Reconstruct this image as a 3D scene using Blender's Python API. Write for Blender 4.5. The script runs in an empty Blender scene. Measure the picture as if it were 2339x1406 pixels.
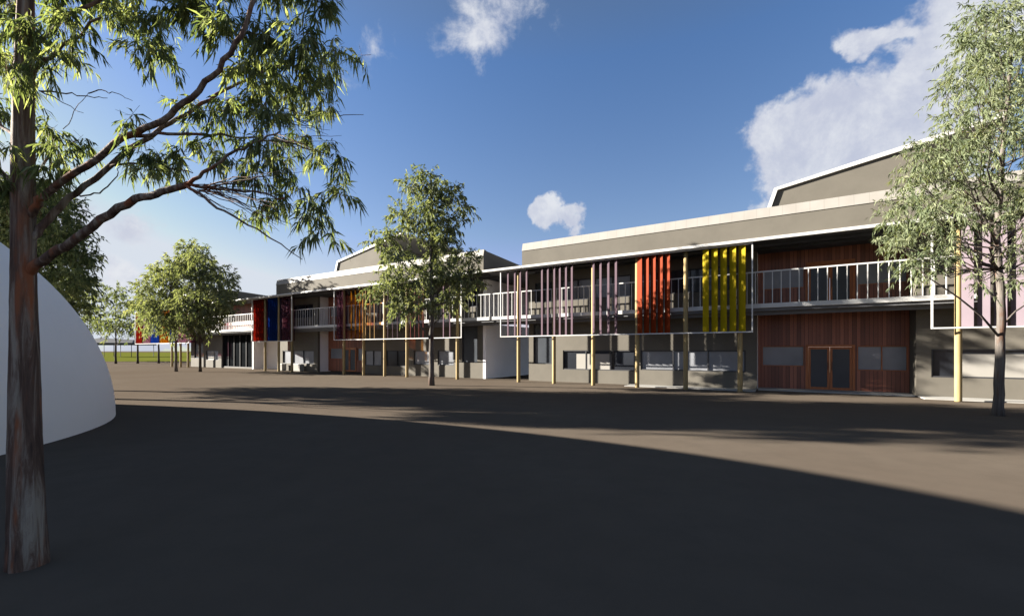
import bpy, math, random
import numpy as np
from mathutils import Vector, Matrix

R = math.radians
scene = bpy.context.scene
col = scene.collection

# ---------------------------------------------------------------- camera, sky, sun, exposure
EYE = 1.75
cam_d = bpy.data.cameras.new("camera")
cam = bpy.data.objects.new("camera", cam_d)
col.objects.link(cam)
cam.location = (0, 0, EYE)
cam.rotation_euler = (R(90), 0, 0)
cam_d.sensor_fit = 'HORIZONTAL'
cam_d.sensor_width = 36
cam_d.lens = 15.39
cam_d.shift_y = 0.0415
cam_d.clip_start = 0.05
cam_d.clip_end = 3000
scene.camera = cam

scene.view_settings.view_transform = 'Standard'
scene.view_settings.look = 'None'
scene.view_settings.gamma = 1
scene.view_settings.exposure = 2.5

SUN_EL, SUN_AZ = R(17.0), R(170.0)            # azimuth counted from +X, the sun stands to the left
sun_vec = Vector((math.cos(SUN_AZ) * math.cos(SUN_EL), math.sin(SUN_AZ) * math.cos(SUN_EL), math.sin(SUN_EL)))
sd = bpy.data.lights.new("sun", 'SUN')
sd.energy = 5.0
sd.angle = R(0.5)
sd.color = (1.0, 0.94, 0.84)
so = bpy.data.objects.new("sun", sd)
so.rotation_euler = sun_vec.to_track_quat('Z', 'Y').to_euler()
so.location = (-30, 10, 40)
col.objects.link(so)

SKY_STRENGTH = 0.05
world = bpy.data.worlds.new("World")
scene.world = world
world.use_nodes = True


class NT:
    """small node-tree helper"""
    def __init__(s, tree):
        s.t = tree
        s.n = tree.nodes
        s.n.clear()

    def add(s, kind, inputs=None, **props):
        nd = s.n.new(kind)
        for k, v in props.items():
            setattr(nd, k, v)
        for k, v in (inputs or {}).items():
            sock = nd.inputs[k]
            if hasattr(v, 'is_output'):
                s.t.links.new(v, sock)
            else:
                sock.default_value = v
        return nd

    def math(s, op, a, b=0.0, c=None, clamp=False):
        ins = {0: a, 1: b}
        if c is not None:
            ins[2] = c
        return s.add('ShaderNodeMath', ins, operation=op, use_clamp=clamp).outputs[0]

    def mix(s, f, a, b, blend='MIX'):
        nd = s.add('ShaderNodeMix', data_type='RGBA', blend_type=blend)
        for idx, v in ((0, f), (6, a), (7, b)):
            if hasattr(v, 'is_output'):
                s.t.links.new(v, nd.inputs[idx])
            else:
                nd.inputs[idx].default_value = v
        return nd.outputs[2]

    def ramp(s, f, stops):
        nd = s.add('ShaderNodeValToRGB', {0: f})
        el = nd.color_ramp.elements
        while len(el) < len(stops):
            el.new(0.5)
        for e, (p, c) in zip(el, stops):
            e.position = p
            e.color = c if len(c) == 4 else (*c, 1)
        return nd.outputs[0]

    def smooth(s, v, a, b, o0=0.0, o1=1.0):
        return s.add('ShaderNodeMapRange', {0: v, 1: a, 2: b, 3: o0, 4: o1}, interpolation_type='SMOOTHSTEP').outputs[0]


def build_sky():
    k = NT(world.node_tree)
    sky = k.add('ShaderNodeTexSky', sky_type='NISHITA', sun_disc=False, sun_elevation=SUN_EL,
                sun_rotation=R(90) - SUN_AZ, air_density=1.0, dust_density=0.6, ozone_density=2.0, altitude=0)
    d = k.add('ShaderNodeTexCoord').outputs['Generated']
    hs = k.add('ShaderNodeHueSaturation', {'Color': sky.outputs[0], 'Saturation': SKY_SAT, 'Value': SKY_VAL, 'Hue': 0.5, 'Fac': 1.0})
    el = k.add('ShaderNodeSeparateXYZ', {0: d}).outputs[2]
    tint = k.ramp(k.smooth(el, 0.0, 1.0), [(0.0, SKY_LOW), (0.16, SKY_MID), (0.575, SKY_TINT), (0.9, SKY_ZEN)])
    base = k.mix(1.0, hs.outputs[0], tint, 'MULTIPLY')
    base = k.mix(1.0, base, SKY_CAP, 'DARKEN')
    # cumulus heaps and an added horizon glow band, each a patch of sky given by a direction, a long axis and three radii
    def dirn(x, y):
        return Vector(((x - 1169) / 1000, 1, (800 - y) / 1000)).normalized()
    n1 = k.add('ShaderNodeTexNoise', {'Vector': d, 'Scale': 9.0, 'Detail': 10.0, 'Roughness': 0.66, 'Distortion': 0.25}).outputs[0]
    off = k.add('ShaderNodeVectorMath', {0: d, 1: (-0.035, 0.0, 0.03)}, operation='ADD').outputs[0]
    n2 = k.add('ShaderNodeTexNoise', {'Vector': off, 'Scale': 9.0, 'Detail': 10.0, 'Roughness': 0.66, 'Distortion': 0.25}).outputs[0]
    wn = k.add('ShaderNodeTexNoise', {'Vector': d, 'Scale': 9.0, 'Detail': 5.0, 'Roughness': 0.6}).outputs[1]
    dw = k.add('ShaderNodeVectorMath', {0: wn, 1: (0.5, 0.5, 0.5)}, operation='SUBTRACT').outputs[0]
    dw = k.add('ShaderNodeVectorMath', {0: dw, 1: (0.16, 0.16, 0.16), 2: d}, operation='MULTIPLY_ADD').outputs[0]
    dens = None
    for (ax, ay, bx, by, rs, wgt) in CLOUDS:
        a, b = dirn(ax, ay), dirn(bx, by)
        c = ((a + b) / 2)
        lx = (b - a)
        half = lx.length / 2
        lx.normalize()
        cy = c.normalized()
        lz = lx.cross(cy).normalized()
        cy = lz.cross(lx)
        m = Matrix((lx, cy, lz)).transposed()
        mp = k.add('ShaderNodeMapping', {'Vector': dw, 'Location': c, 'Rotation': m.to_euler(), 'Scale': (half, 0.4, rs)}, vector_type='TEXTURE')
        ln = k.add('ShaderNodeVectorMath', {0: mp.outputs[0]}, operation='LENGTH').outputs['Value']
        v = k.math('MULTIPLY', k.math('SUBTRACT', 1.15, ln), wgt)
        dens = v if dens is None else k.math('MAXIMUM', dens, v)
    dens = k.math('MAXIMUM', dens, -1.0)
    s1 = k.math('ADD', dens, k.math('MULTIPLY', k.math('SUBTRACT', n1, 0.5), 1.9))
    s2 = k.math('ADD', dens, k.math('MULTIPLY', k.math('SUBTRACT', n2, 0.5), 1.9))
    cover = k.smooth(s1, 0.12, 0.75)
    sun_side = k.smooth(k.math('SUBTRACT', s1, s2), -0.35, 0.45)
    cc = k.mix(sun_side, CLOUD_DARK, CLOUD_LIT)  # cloud shading painted in: edges towards the sun lighter, the rest greyer
    outc = k.mix(k.math('MULTIPLY', cover, 0.92), base, cc)
    bg = k.add('ShaderNodeBackground', {'Color': outc, 'Strength': SKY_STRENGTH})
    k.add('ShaderNodeOutputWorld', {'Surface': bg.outputs[0]})


SKY_SAT, SKY_VAL, SKY_TINT = 1.10, 0.59, (0.92, 0.98, 1.16, 1)
SKY_ZEN = (1.35, 0.98, 0.78, 1)
SKY_LOW, SKY_MID = (1.30, 0.90, 1.25, 1), (1.12, 0.98, 1.04, 1)
SKY_CAP = (2.45, 2.65, 2.95, 1)
CLOUD_DARK, CLOUD_LIT = (2.0, 2.12, 2.55, 1), (2.85, 2.92, 3.08, 1)
CLOUDS = [  # end a (px), end b, thickness, weight
    (1725, 430, 2060, 210, 0.115, 2.3), (1990, 190, 2330, 170, 0.20, 2.3), (1960, 330, 2330, 260, 0.13, 1.5), (2000, 140, 2060, 60, 0.08, 1.0),
    (1234, 530, 1285, 425, 0.036, 1.9), (1265, 500, 1345, 495, 0.032, 1.3),
    (940, 40, 1260, 60, 0.060, 0.6), (790, 130, 920, 120, 0.05, 0.3),
    (-300, 785, 700, 785, 0.022, 1.6),  # low white band added to stand for the glow along the horizon
    (200, 480, 370, 525, 0.05, 1.0), (60, 430, 240, 520, 0.07, 0.9), (230, 610, 340, 630, 0.04, 0.8), (-100, 500, 60, 560, 0.1, 0.8),
]
build_sky()

# ---------------------------------------------------------------- coordinates
# The school lies skew to the view: u runs along its front (to the right and nearer), n runs into it.
ROT = math.atan2(-0.525, 0.851)
UX, UY = math.cos(ROT), math.sin(ROT)
NX, NY = -UY, UX


def W(u, n, z=0.0):
    return Vector((UX * u + NX * n, UY * u + NY * n, z))


def at(x, y, Y):
    """a point Y metres ahead of the camera seen at photo pixel (x, y)"""
    return Vector(((x - 1169) / 1000 * Y, Y, EYE + (800 - y) / 1000 * Y))


# ---------------------------------------------------------------- object helpers
def tag(o, label=None, cat=None, group=None, kind=None):
    if label: o['label'] = label
    if cat: o['category'] = cat
    if group: o['group'] = group
    if kind: o['kind'] = kind
    return o


def thing(name, label, cat, loc=(0, 0, 0), rz=0.0, group=None):
    o = bpy.data.objects.new(name, None)
    o.empty_display_size = 0.3
    o.location = loc
    o.rotation_euler = (0, 0, rz)
    col.objects.link(o)
    return tag(o, label, cat, group)


def link(name, me, mat, parent=None, loc=(0, 0, 0), smooth=False):
    o = bpy.data.objects.new(name, me)
    if mat and not me.materials:
        me.materials.append(mat)
    if smooth:
        me.polygons.foreach_set('use_smooth', np.ones(len(me.polygons), dtype=bool))
    o.location = loc
    if parent: o.parent = parent
    col.objects.link(o)
    return o


class MB:
    """collects boxes, prisms and tubes into one mesh"""
    def __init__(s):
        s.v, s.f = [], []

    def add(s, vs, fs):
        b = len(s.v)
        s.v += [tuple(p) for p in vs]
        s.f += [tuple(i + b for i in f) for f in fs]
        return s

    def box(s, x0, x1, y0, y1, z0, z1):
        return s.add([(x0, y0, z0), (x1, y0, z0), (x1, y1, z0), (x0, y1, z0), (x0, y0, z1), (x1, y0, z1), (x1, y1, z1), (x0, y1, z1)],
                     [(0, 3, 2, 1), (4, 5, 6, 7), (0, 1, 5, 4), (1, 2, 6, 5), (2, 3, 7, 6), (3, 0, 4, 7)])

    def prism_u(s, prof, u0, u1):
        """profile of (n, z) points swept along u"""
        k = len(prof)
        vs = [(u0, a, b) for a, b in prof] + [(u1, a, b) for a, b in prof]
        fs = [(i, (i + 1) % k, k + (i + 1) % k, k + i) for i in range(k)]
        return s.add(vs, fs + [tuple(range(k - 1, -1, -1)), tuple(range(k, 2 * k))])

    def prism_n(s, prof, n0, n1):
        """profile of (u, z) points swept along n"""
        k = len(prof)
        vs = [(a, n0, b) for a, b in prof] + [(a, n1, b) for a, b in prof]
        fs = [(i, k + i, k + (i + 1) % k, (i + 1) % k) for i in range(k)]
        return s.add(vs, fs + [tuple(range(k)), tuple(range(2 * k - 1, k - 1, -1))])

    def tube(s, pts, rad, seg=8, cap=True):
        pts = [Vector(p) for p in pts]
        rings = []
        up = Vector((0.13, 0.9, 0.2)).normalized()
        b = len(s.v)
        for i, p in enumerate(pts):
            t = (pts[min(i + 1, len(pts) - 1)] - pts[max(i - 1, 0)])
            t = t.normalized() if t.length > 1e-9 else Vector((0, 0, 1))
            a = up - t * up.dot(t)
            a.normalize()
            up = a
            c = t.cross(a)
            r = rad[i] if hasattr(rad, '__len__') else rad
            for j in range(seg):
                w = 2 * math.pi * j / seg
                s.v.append(tuple(p + (a * math.cos(w) + c * math.sin(w)) * r))
        for i in range(len(pts) - 1):
            for j in range(seg):
                j2 = (j + 1) % seg
                s.f.append((b + i * seg + j, b + i * seg + j2, b + (i + 1) * seg + j2, b + (i + 1) * seg + j))
        if cap:
            s.f.append(tuple(b + j for j in range(seg - 1, -1, -1)))
            e = b + (len(pts) - 1) * seg
            s.f.append(tuple(e + j for j in range(seg)))
        return s

    def mesh(s, name, org=(0, 0, 0)):
        me = bpy.data.meshes.new(name)
        ox, oy, oz = org
        me.from_pydata([(a - ox, b - oy, c - oz) for a, b, c in s.v], [], s.f)
        me.update()
        return me

    def build(s, name, mat, parent=None, org=(0, 0, 0), smooth=False):
        return link(name, s.mesh(name, org), mat, parent, smooth=smooth)


# ---------------------------------------------------------------- materials
def mat_new(name):
    m = bpy.data.materials.new(name)
    m.use_nodes = True
    return m, NT(m.node_tree)


def principled(k, color, rough=0.7, spec=0.3, bump=None, metal=0.0):
    p = k.add('ShaderNodeBsdfPrincipled', {'Roughness': rough, 'Specular IOR Level': spec, 'Metallic': metal})
    if hasattr(color, 'is_output'):
        k.t.links.new(color, p.inputs['Base Color'])
    else:
        p.inputs['Base Color'].default_value = (*color[:3], 1)
    if bump is not None:
        b = k.add('ShaderNodeBump', {'Strength': bump[1], 'Distance': bump[2], 'Height': bump[0]})
        k.t.links.new(b.outputs[0], p.inputs['Normal'])
    k.add('ShaderNodeOutputMaterial', {'Surface': p.outputs[0]})
    return p


def mul(c, f):
    return (c[0] * f, c[1] * f, c[2] * f, 1)


def plain(name, c, rough=0.6, spec=0.3, var=0.12, scale=1.2, stretch=(1, 1, 1), bump=0.0):
    """painted or rendered surface with faint dirt and wear"""
    m, k = mat_new(name)
    tc = k.add('ShaderNodeTexCoord').outputs['Object']
    mp = k.add('ShaderNodeMapping', {'Vector': tc, 'Scale': stretch}).outputs[0]
    n = k.add('ShaderNodeTexNoise', {'Vector': mp, 'Scale': scale, 'Detail': 6.0, 'Roughness': 0.65}).outputs[0]
    f = k.smooth(n, 0.3, 0.7)
    colr = k.mix(f, mul(c, 1 - var), mul(c, 1 + var))
    bp = None
    if bump:
        n2 = k.add('ShaderNodeTexNoise', {'Vector': mp, 'Scale': 60.0, 'Detail': 3.0}).outputs[0]
        bp = (n2, bump, 0.01)
    principled(k, colr, rough, spec, bp)
    return m


def mat_ground():
    m, k = mat_new('paved_ground')
    tc = k.add('ShaderNodeTexCoord').outputs['Object']
    big = k.add('ShaderNodeTexNoise', {'Vector': tc, 'Scale': 0.12, 'Detail': 5.0, 'Roughness': 0.6}).outputs[0]
    mid = k.add('ShaderNodeTexNoise', {'Vector': tc, 'Scale': 1.7, 'Detail': 6.0, 'Roughness': 0.7}).outputs[0]
    fine = k.add('ShaderNodeTexNoise', {'Vector': tc, 'Scale': 90.0, 'Detail': 3.0, 'Roughness': 0.8}).outputs[0]
    c = k.mix(k.smooth(big, 0.35, 0.65), (0.096, 0.076, 0.059, 1), (0.110, 0.090, 0.071, 1))
    c = k.mix(k.math('MULTIPLY', k.smooth(mid, 0.35, 0.75), 0.55), c, (0.082, 0.067, 0.053, 1))
    c = k.mix(k.math('MULTIPLY', k.smooth(fine, 0.55, 0.8), 0.3), c, (0.14, 0.112, 0.088, 1))
    b = k.add('ShaderNodeBump', {'Strength': 0.25, 'Distance': 0.01, 'Height': fine})
    df = k.add('ShaderNodeBsdfDiffuse', {'Color': c, 'Roughness': 0.0, 'Normal': b.outputs[0]})
    k.add('ShaderNodeOutputMaterial', {'Surface': df.outputs[0]})
    return m


def mat_band():
    """white ribbed sheet: faint seams every 0.45 m"""
    m, k = mat_new('white_roof_sheet')
    tc = k.add('ShaderNodeTexCoord').outputs['Object']
    sx = k.add('ShaderNodeSeparateXYZ', {0: tc}).outputs[0]
    fr = k.math('FRACT', k.math('MULTIPLY', sx, 1 / 0.45))
    n = k.add('ShaderNodeTexNoise', {'Vector': tc, 'Scale': 1.5, 'Detail': 5.0}).outputs[0]
    c = k.mix(k.smooth(n, 0.3, 0.7), (0.240, 0.222, 0.200, 1), (0.265, 0.248, 0.226, 1))
    c = k.mix(k.math('MULTIPLY', k.math('LESS_THAN', fr, 0.06), 0.35), c, (0.17, 0.155, 0.14, 1))
    principled(k, c, 0.6, 0.2)
    return m


def mat_lawn():
    m, k = mat_new('lawn_grass')
    tc = k.add('ShaderNodeTexCoord').outputs['Object']
    a = k.add('ShaderNodeTexNoise', {'Vector': tc, 'Scale': 0.25, 'Detail': 8.0, 'Roughness': 0.75}).outputs[0]
    c = k.mix(k.smooth(a, 0.35, 0.65), (0.070, 0.082, 0.016, 1), (0.115, 0.118, 0.024, 1))
    df = k.add('ShaderNodeBsdfDiffuse', {'Color': c})
    k.add('ShaderNodeOutputMaterial', {'Surface': df.outputs[0]})
    return m


def mat_wood():
    m, k = mat_new('stained_timber_boards')
    tc = k.add('ShaderNodeTexCoord').outputs['Object']
    sx = k.add('ShaderNodeSeparateXYZ', {0: tc}).outputs[0]
    bd = k.math('MULTIPLY', sx, 1 / 0.14)
    idx = k.math('FLOOR', bd)
    fr = k.math('FRACT', bd)
    wn = k.add('ShaderNodeTexWhiteNoise', {'W': idx}, noise_dimensions='1D').outputs[0]
    mp = k.add('ShaderNodeMapping', {'Vector': tc, 'Scale': (14, 14, 0.8)}).outputs[0]
    gr = k.add('ShaderNodeTexNoise', {'Vector': mp, 'Scale': 2.0, 'Detail': 6.0, 'Roughness': 0.7}).outputs[0]
    v = k.math('ADD', k.math('MULTIPLY', wn, 0.55), k.math('MULTIPLY', gr, 0.5))
    c = k.ramp(v, [(0.1, (0.095, 0.032, 0.019)), (0.5, (0.20, 0.066, 0.037)), (0.95, (0.34, 0.122, 0.068))])
    groove = k.math('LESS_THAN', fr, 0.12)
    c = k.mix(groove, c, (0.05, 0.018, 0.01, 1))
    principled(k, c, 0.45, 0.4)
    return m


def mat_timber(name, c0, c1):
    m, k = mat_new(name)
    tc = k.add('ShaderNodeTexCoord').outputs['Object']
    mp = k.add('ShaderNodeMapping', {'Vector': tc, 'Scale': (9, 9, 0.7)}).outputs[0]
    gr = k.add('ShaderNodeTexNoise', {'Vector': mp, 'Scale': 2.0, 'Detail': 6.0, 'Roughness': 0.7}).outputs[0]
    principled(k, k.mix(k.smooth(gr, 0.3, 0.7), (*c0, 1), (*c1, 1)), 0.7, 0.2)
    return m


def mat_bark(name, dark, mid, red, pale, sc=1.0):
    m, k = mat_new(name)
    tc = k.add('ShaderNodeTexCoord').outputs['Object']
    mp = k.add('ShaderNodeMapping', {'Vector': tc, 'Scale': (16 * sc, 16 * sc, 1.1 * sc)}).outputs[0]
    a = k.add('ShaderNodeTexNoise', {'Vector': mp, 'Scale': 1.0, 'Detail': 8.0, 'Roughness': 0.7, 'Distortion': 0.6}).outputs[0]
    mp2 = k.add('ShaderNodeMapping', {'Vector': tc, 'Scale': (6 * sc, 6 * sc, 0.8 * sc), 'Location': (3, 7, 1)}).outputs[0]
    b = k.add('ShaderNodeTexNoise', {'Vector': mp2, 'Scale': 1.0, 'Detail': 5.0, 'Roughness': 0.6}).outputs[0]
    c = k.ramp(a, [(0.30, dark), (0.48, mid), (0.62, pale)])
    c = k.mix(k.smooth(b, 0.52, 0.66), c, (*red, 1))
    principled(k, c, 0.9, 0.15, (a, 0.8, 0.03))
    return m


def mat_leaf(name, c0, c1, c2, trans=0.35):
    m, k = mat_new(name)
    t = k.add('ShaderNodeAttribute', attribute_name='tint').outputs['Fac']
    c = k.ramp(t, [(0.0, c0), (0.55, c1), (1.0, c2)])
    df = k.add('ShaderNodeBsdfPrincipled', {'Base Color': c, 'Roughness': 0.75, 'Specular IOR Level': 0.06})
    warm = k.mix(1.0, c, (1.25, 1.25, 0.55, 1), 'MULTIPLY')
    tr = k.add('ShaderNodeBsdfTranslucent', {'Color': warm})
    mx = k.add('ShaderNodeMixShader', {0: trans, 1: df.outputs[0], 2: tr.outputs[0]})
    k.add('ShaderNodeOutputMaterial', {'Surface': mx.outputs[0]})
    return m


def mat_fin(name, c, trans=0.45, clear=0.0):
    """coloured acrylic blade: light shines through it"""
    m, k = mat_new(name)
    tc = k.add('ShaderNodeTexCoord').outputs['Object']
    n = k.add('ShaderNodeTexNoise', {'Vector': tc, 'Scale': 1.4, 'Detail': 4.0}).outputs[0]
    cc = k.mix(k.smooth(n, 0.3, 0.7), mul(c, 0.95), mul(c, 1.05))
    df = k.add('ShaderNodeBsdfPrincipled', {'Base Color': cc, 'Roughness': 0.6, 'Specular IOR Level': 0.08})
    tr = k.add('ShaderNodeBsdfTranslucent', {'Color': cc})
    mx = k.add('ShaderNodeMixShader', {0: trans, 1: df.outputs[0], 2: tr.outputs[0]})
    if clear:
        pk = max(c)
        tp = k.add('ShaderNodeBsdfTransparent', {'Color': (*[0.25 + 0.7 * q / pk for q in c], 1)})
        mx = k.add('ShaderNodeMixShader', {0: clear, 1: mx.outputs[0], 2: tp.outputs[0]})
    k.add('ShaderNodeOutputMaterial', {'Surface': mx.outputs[0]})
    return m


def mat_glass(name, c, rough=0.06, spec=0.7):
    m, k = mat_new(name)
    tc = k.add('ShaderNodeTexCoord').outputs['Object']
    n = k.add('ShaderNodeTexNoise', {'Vector': tc, 'Scale': 0.8, 'Detail': 2.0}).outputs[0]
    principled(k, k.mix(n, mul(c, 0.6), mul(c, 1.4)), rough, spec, (n, 0.03, 0.02))
    return m


M = {
    'ground': mat_ground(), 'lawn': mat_lawn(), 'wood': mat_wood(),
    'render': plain('beige_render', (0.116, 0.105, 0.087), 0.85, 0.15, 0.07, 0.9),
    'band': mat_band(),
    'white': plain('white_painted_steel', (0.47, 0.46, 0.445), 0.5, 0.3, 0.06, 2.0),
    'dome': plain('white_dome_shell', (0.88, 0.80, 0.72), 0.75, 0.2, 0.03, 0.25),
    'grey': plain('grey_painted_wall', (0.80, 0.77, 0.77), 0.85, 0.1, 0.04, 0.8),
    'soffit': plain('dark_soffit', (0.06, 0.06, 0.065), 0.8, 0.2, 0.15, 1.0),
    'dark': plain('dark_steel', (0.03, 0.03, 0.033), 0.6, 0.3, 0.15, 1.0),
    'slab': plain('concrete_slab', (0.13, 0.13, 0.135), 0.85, 0.2, 0.1, 1.0),
    'apron': plain('pale_concrete', (0.30, 0.29, 0.27), 0.9, 0.15, 0.12, 0.8),
    'blind': plain('white_blind', (0.27, 0.255, 0.23), 0.8, 0.1, 0.04, 0.7),
    'post': mat_timber('pale_timber_pole', (0.23, 0.165, 0.072), (0.30, 0.225, 0.11)),
    'door': mat_timber('oiled_door_timber', (0.29, 0.100, 0.042), (0.37, 0.140, 0.058)),
    'glass': mat_glass('dark_window_glass', (0.02, 0.022, 0.027), 0.15, 0.35),
    'pane': mat_glass('grey_window_glass', (0.19, 0.195, 0.21), 0.25, 0.4),
    'black': mat_glass('black_door_glass', (0.045, 0.050, 0.058), 0.25, 0.25),
    'void': plain('unlit_glazing', (0.008, 0.009, 0.010), 0.9, 0.0, 0.2, 1.0),
    'wallfar': plain('far_white_wall', (0.8, 0.78, 0.76), 0.8, 0.1, 0.03, 0.02),
    'yellow': mat_fin('yellow_acrylic', (0.42, 0.315, 0.006)),
    'red': mat_fin('orange_red_acrylic', (0.25, 0.036, 0.007)),
    'crimson': mat_fin('red_acrylic', (0.10, 0.022, 0.018)),
    'mauve': mat_fin('mauve_acrylic', (0.098, 0.062, 0.080)), 'mauve_film': mat_fin('clear_mauve_acrylic', (0.12, 0.075, 0.092), 0.5, 0.6), 'orange_film': mat_fin('clear_orange_acrylic', (0.20, 0.11, 0.012), 0.5, 0.72),
    'crimson_film': mat_fin('clear_red_acrylic', (0.19, 0.022, 0.010), 0.45, 0.2), 'blue_film': mat_fin('clear_blue_acrylic', (0.018, 0.055, 0.19), 0.45, 0.2),
    'pink': mat_fin('pale_pink_acrylic', (0.23, 0.185, 0.21)),
    'blue': mat_fin('blue_acrylic', (0.012, 0.045, 0.21)),
    'orange': mat_fin('orange_acrylic', (0.12, 0.065, 0.010)),
    'bark_near': mat_bark('ribbon_bark', (0.030, 0.022, 0.019), (0.125, 0.080, 0.060), (0.26, 0.095, 0.045), (0.29, 0.245, 0.195)),
    'bark_pale': mat_bark('smooth_pale_bark', (0.050, 0.040, 0.036), (0.095, 0.082, 0.072), (0.085, 0.048, 0.032), (0.13, 0.115, 0.10)),
    'bark_dark': mat_bark('dark_bark', (0.018, 0.014, 0.010), (0.045, 0.034, 0.024), (0.06, 0.035, 0.02), (0.07, 0.058, 0.045)),
    'leaf_near': mat_leaf('gum_leaves', (0.055, 0.080, 0.042), (0.160, 0.190, 0.098), (0.33, 0.345, 0.20), 0.5),
    'leaf_mid': mat_leaf('young_tree_leaves', (0.066, 0.084, 0.048), (0.165, 0.185, 0.112), (0.29, 0.295, 0.19), 0.42),
    'leaf_pale': mat_leaf('pale_tree_leaves', (0.070, 0.092, 0.050), (0.150, 0.172, 0.098), (0.24, 0.25, 0.155)),
    'leaf_dark': mat_leaf('dark_tree_leaves', (0.036, 0.054, 0.028), (0.092, 0.118, 0.058), (0.20, 0.215, 0.115), 0.42),
}

# ---------------------------------------------------------------- the ground
g = MB()
g.add([(-900, -300, 0), (900, -300, 0), (900, 1500, 0), (-900, 1500, 0)], [(0, 1, 2, 3)])
tag(g.build('ground', M['ground']), kind='structure')
g = MB().add([(-520, 72, 0.012), (-52, 70, 0.012), (-200, 420, 0.012), (-520, 420, 0.012)], [(0, 1, 2, 3)])
tag(g.build('lawn', M['lawn']), kind='structure')
for (u0, u1, n0, n1, z) in ((-6.6, -0.97, 21.2, 22.28, 0.035), (4.37, 9.5, 21.2, 22.28, 0.035), (-0.9, 4.3, 22.2, 23.28, 0.05)):
    o = MB().box(u0, u1, n0, n1, 0.0, z).build('apron', M['apron'])
    o.rotation_euler = (0, 0, ROT)
    tag(o, kind='structure')

# ---------------------------------------------------------------- the white dome, left
DC, DR, DH = (-17.9, 5.62), 9.5, 7.0
def dome():
    vs, fs = [], []
    NA, NE = 128, 40
    for i in range(NE):
        e = math.pi / 2 * i / NE
        for j in range(NA):
            a = 2 * math.pi * j / NA
            vs.append((DR * math.cos(e) * math.cos(a), DR * math.cos(e) * math.sin(a), DH * math.sin(e)))
    vs.append((0, 0, DH))
    for i in range(NE - 1):
        for j in range(NA):
            fs.append((i * NA + j, i * NA + (j + 1) % NA, (i + 1) * NA + (j + 1) % NA, (i + 1) * NA + j))
    for j in range(NA):
        fs.append(((NE - 1) * NA + j, (NE - 1) * NA + (j + 1) % NA, NE * NA))
    o = MB().add(vs, fs).build('dome', M['dome'], smooth=True)
    o.location = (DC[0], DC[1], 0)
    tag(o, 'smooth white dome shell rising from the paving behind the big trunk', 'dome')
dome()

# ---------------------------------------------------------------- the school
F_N = 20.40          # fascia plane
W_N = 22.30          # wall plane
D_N = 23.30          # recessed timber entrance plane
L_N = 21.16          # balcony edge plane
Z_B, Z_E = 3.62, 6.2  # balcony floor, eave


def cut(mb, u0, u1, n0, n1, z0, z1, ops):
    """a wall with openings (u0, u1, z0, z1)"""
    us = sorted({u0, u1, *[min(max(o[i], u0), u1) for o in ops for i in (0, 1)]})
    for a, b in zip(us, us[1:]):
        mid = (a + b) / 2
        holes = sorted((o[2], o[3]) for o in ops if o[0] <= mid <= o[1])
        z = z0
        for h0, h1 in holes:
            if h0 > z + 1e-4: mb.box(a, b, n0, n1, z, h0)
            z = max(z, h1)
        if z < z1 - 1e-4: mb.box(a, b, n0, n1, z, z1)
    return mb


def window(T, org, o, n, frame='dark', pane='glass', mull=1, blind=None, depth=0.1, fw=0.05):
    u0, u1, z0, z1 = o
    f = MB()
    a, b = n + 0.02, n + depth + 0.03
    f.box(u0, u1, a, b, z0, z0 + fw).box(u0, u1, a, b, z1 - fw, z1)
    f.box(u0, u0 + fw, a, b, z0 + fw, z1 - fw).box(u1 - fw, u1, a, b, z0 + fw, z1 - fw)
    for i in range(1, mull):
        m = u0 + (u1 - u0) * i / mull
        f.box(m - fw / 2, m + fw / 2, a + 0.004, b - 0.004, z0 + fw, z1 - fw)
    w = f.build('window', M[frame], T, org)
    MB().box(u0 + fw, u1 - fw, n + depth, n + depth + 0.012, z0 + fw, z1 - fw).build('pane', M[pane], w, (0, 0, 0))
    w.children[0].location = (-org[0], -org[1], -org[2])
    if blind:
        bb = MB().box(blind[0], blind[1], n + 0.045, n + 0.06, blind[2], blind[3]).build('blind', M['blind'], w, org)
    return w


def door(T, org, u0, u1, z0, z1, n):
    f = MB()
    a, b, t = n - 0.03, n + 0.1, 0.09
    f.box(u0, u0 + t, a, b, z0, z1).box(u1 - t, u1, a, b, z0, z1).box(u0 + t, u1 - t, a, b, z1 - t, z1)
    d = f.build('door', M['door'], T, org)
    mid = (u0 + u1) / 2
    for (x0, x1, hx) in ((u0 + t, mid, -0.07), (mid, u1 - t, 0.07)):
        x0, x1 = x0 + 0.006, x1 - 0.006
        s = 0.085
        l = MB().box(x0, x0 + s, n, n + 0.05, z0, z1 - t - .006).box(x1 - s, x1, n, n + 0.05, z0, z1 - t - .006)
        l.box(x0 + s, x1 - s, n, n + 0.05, z0, z0 + 0.1).box(x0 + s, x1 - s, n, n + 0.05, z1 - t - 0.1, z1 - t - .006)
        l.build('leaf', M['door'], d, org)
        MB().box(x0 + s, x1 - s, n + 0.02, n + 0.03, z0 + 0.1, z1 - t - 0.1).build('pane', M['black'], d, org)
        h = MB().tube([(mid + hx, n - 0.05, z0 + 0.85), (mid + hx, n - 0.05, z0 + 1.2)], 0.012, 6)
        h.build('handle', M['dark'], d, org)
    return d


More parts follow.
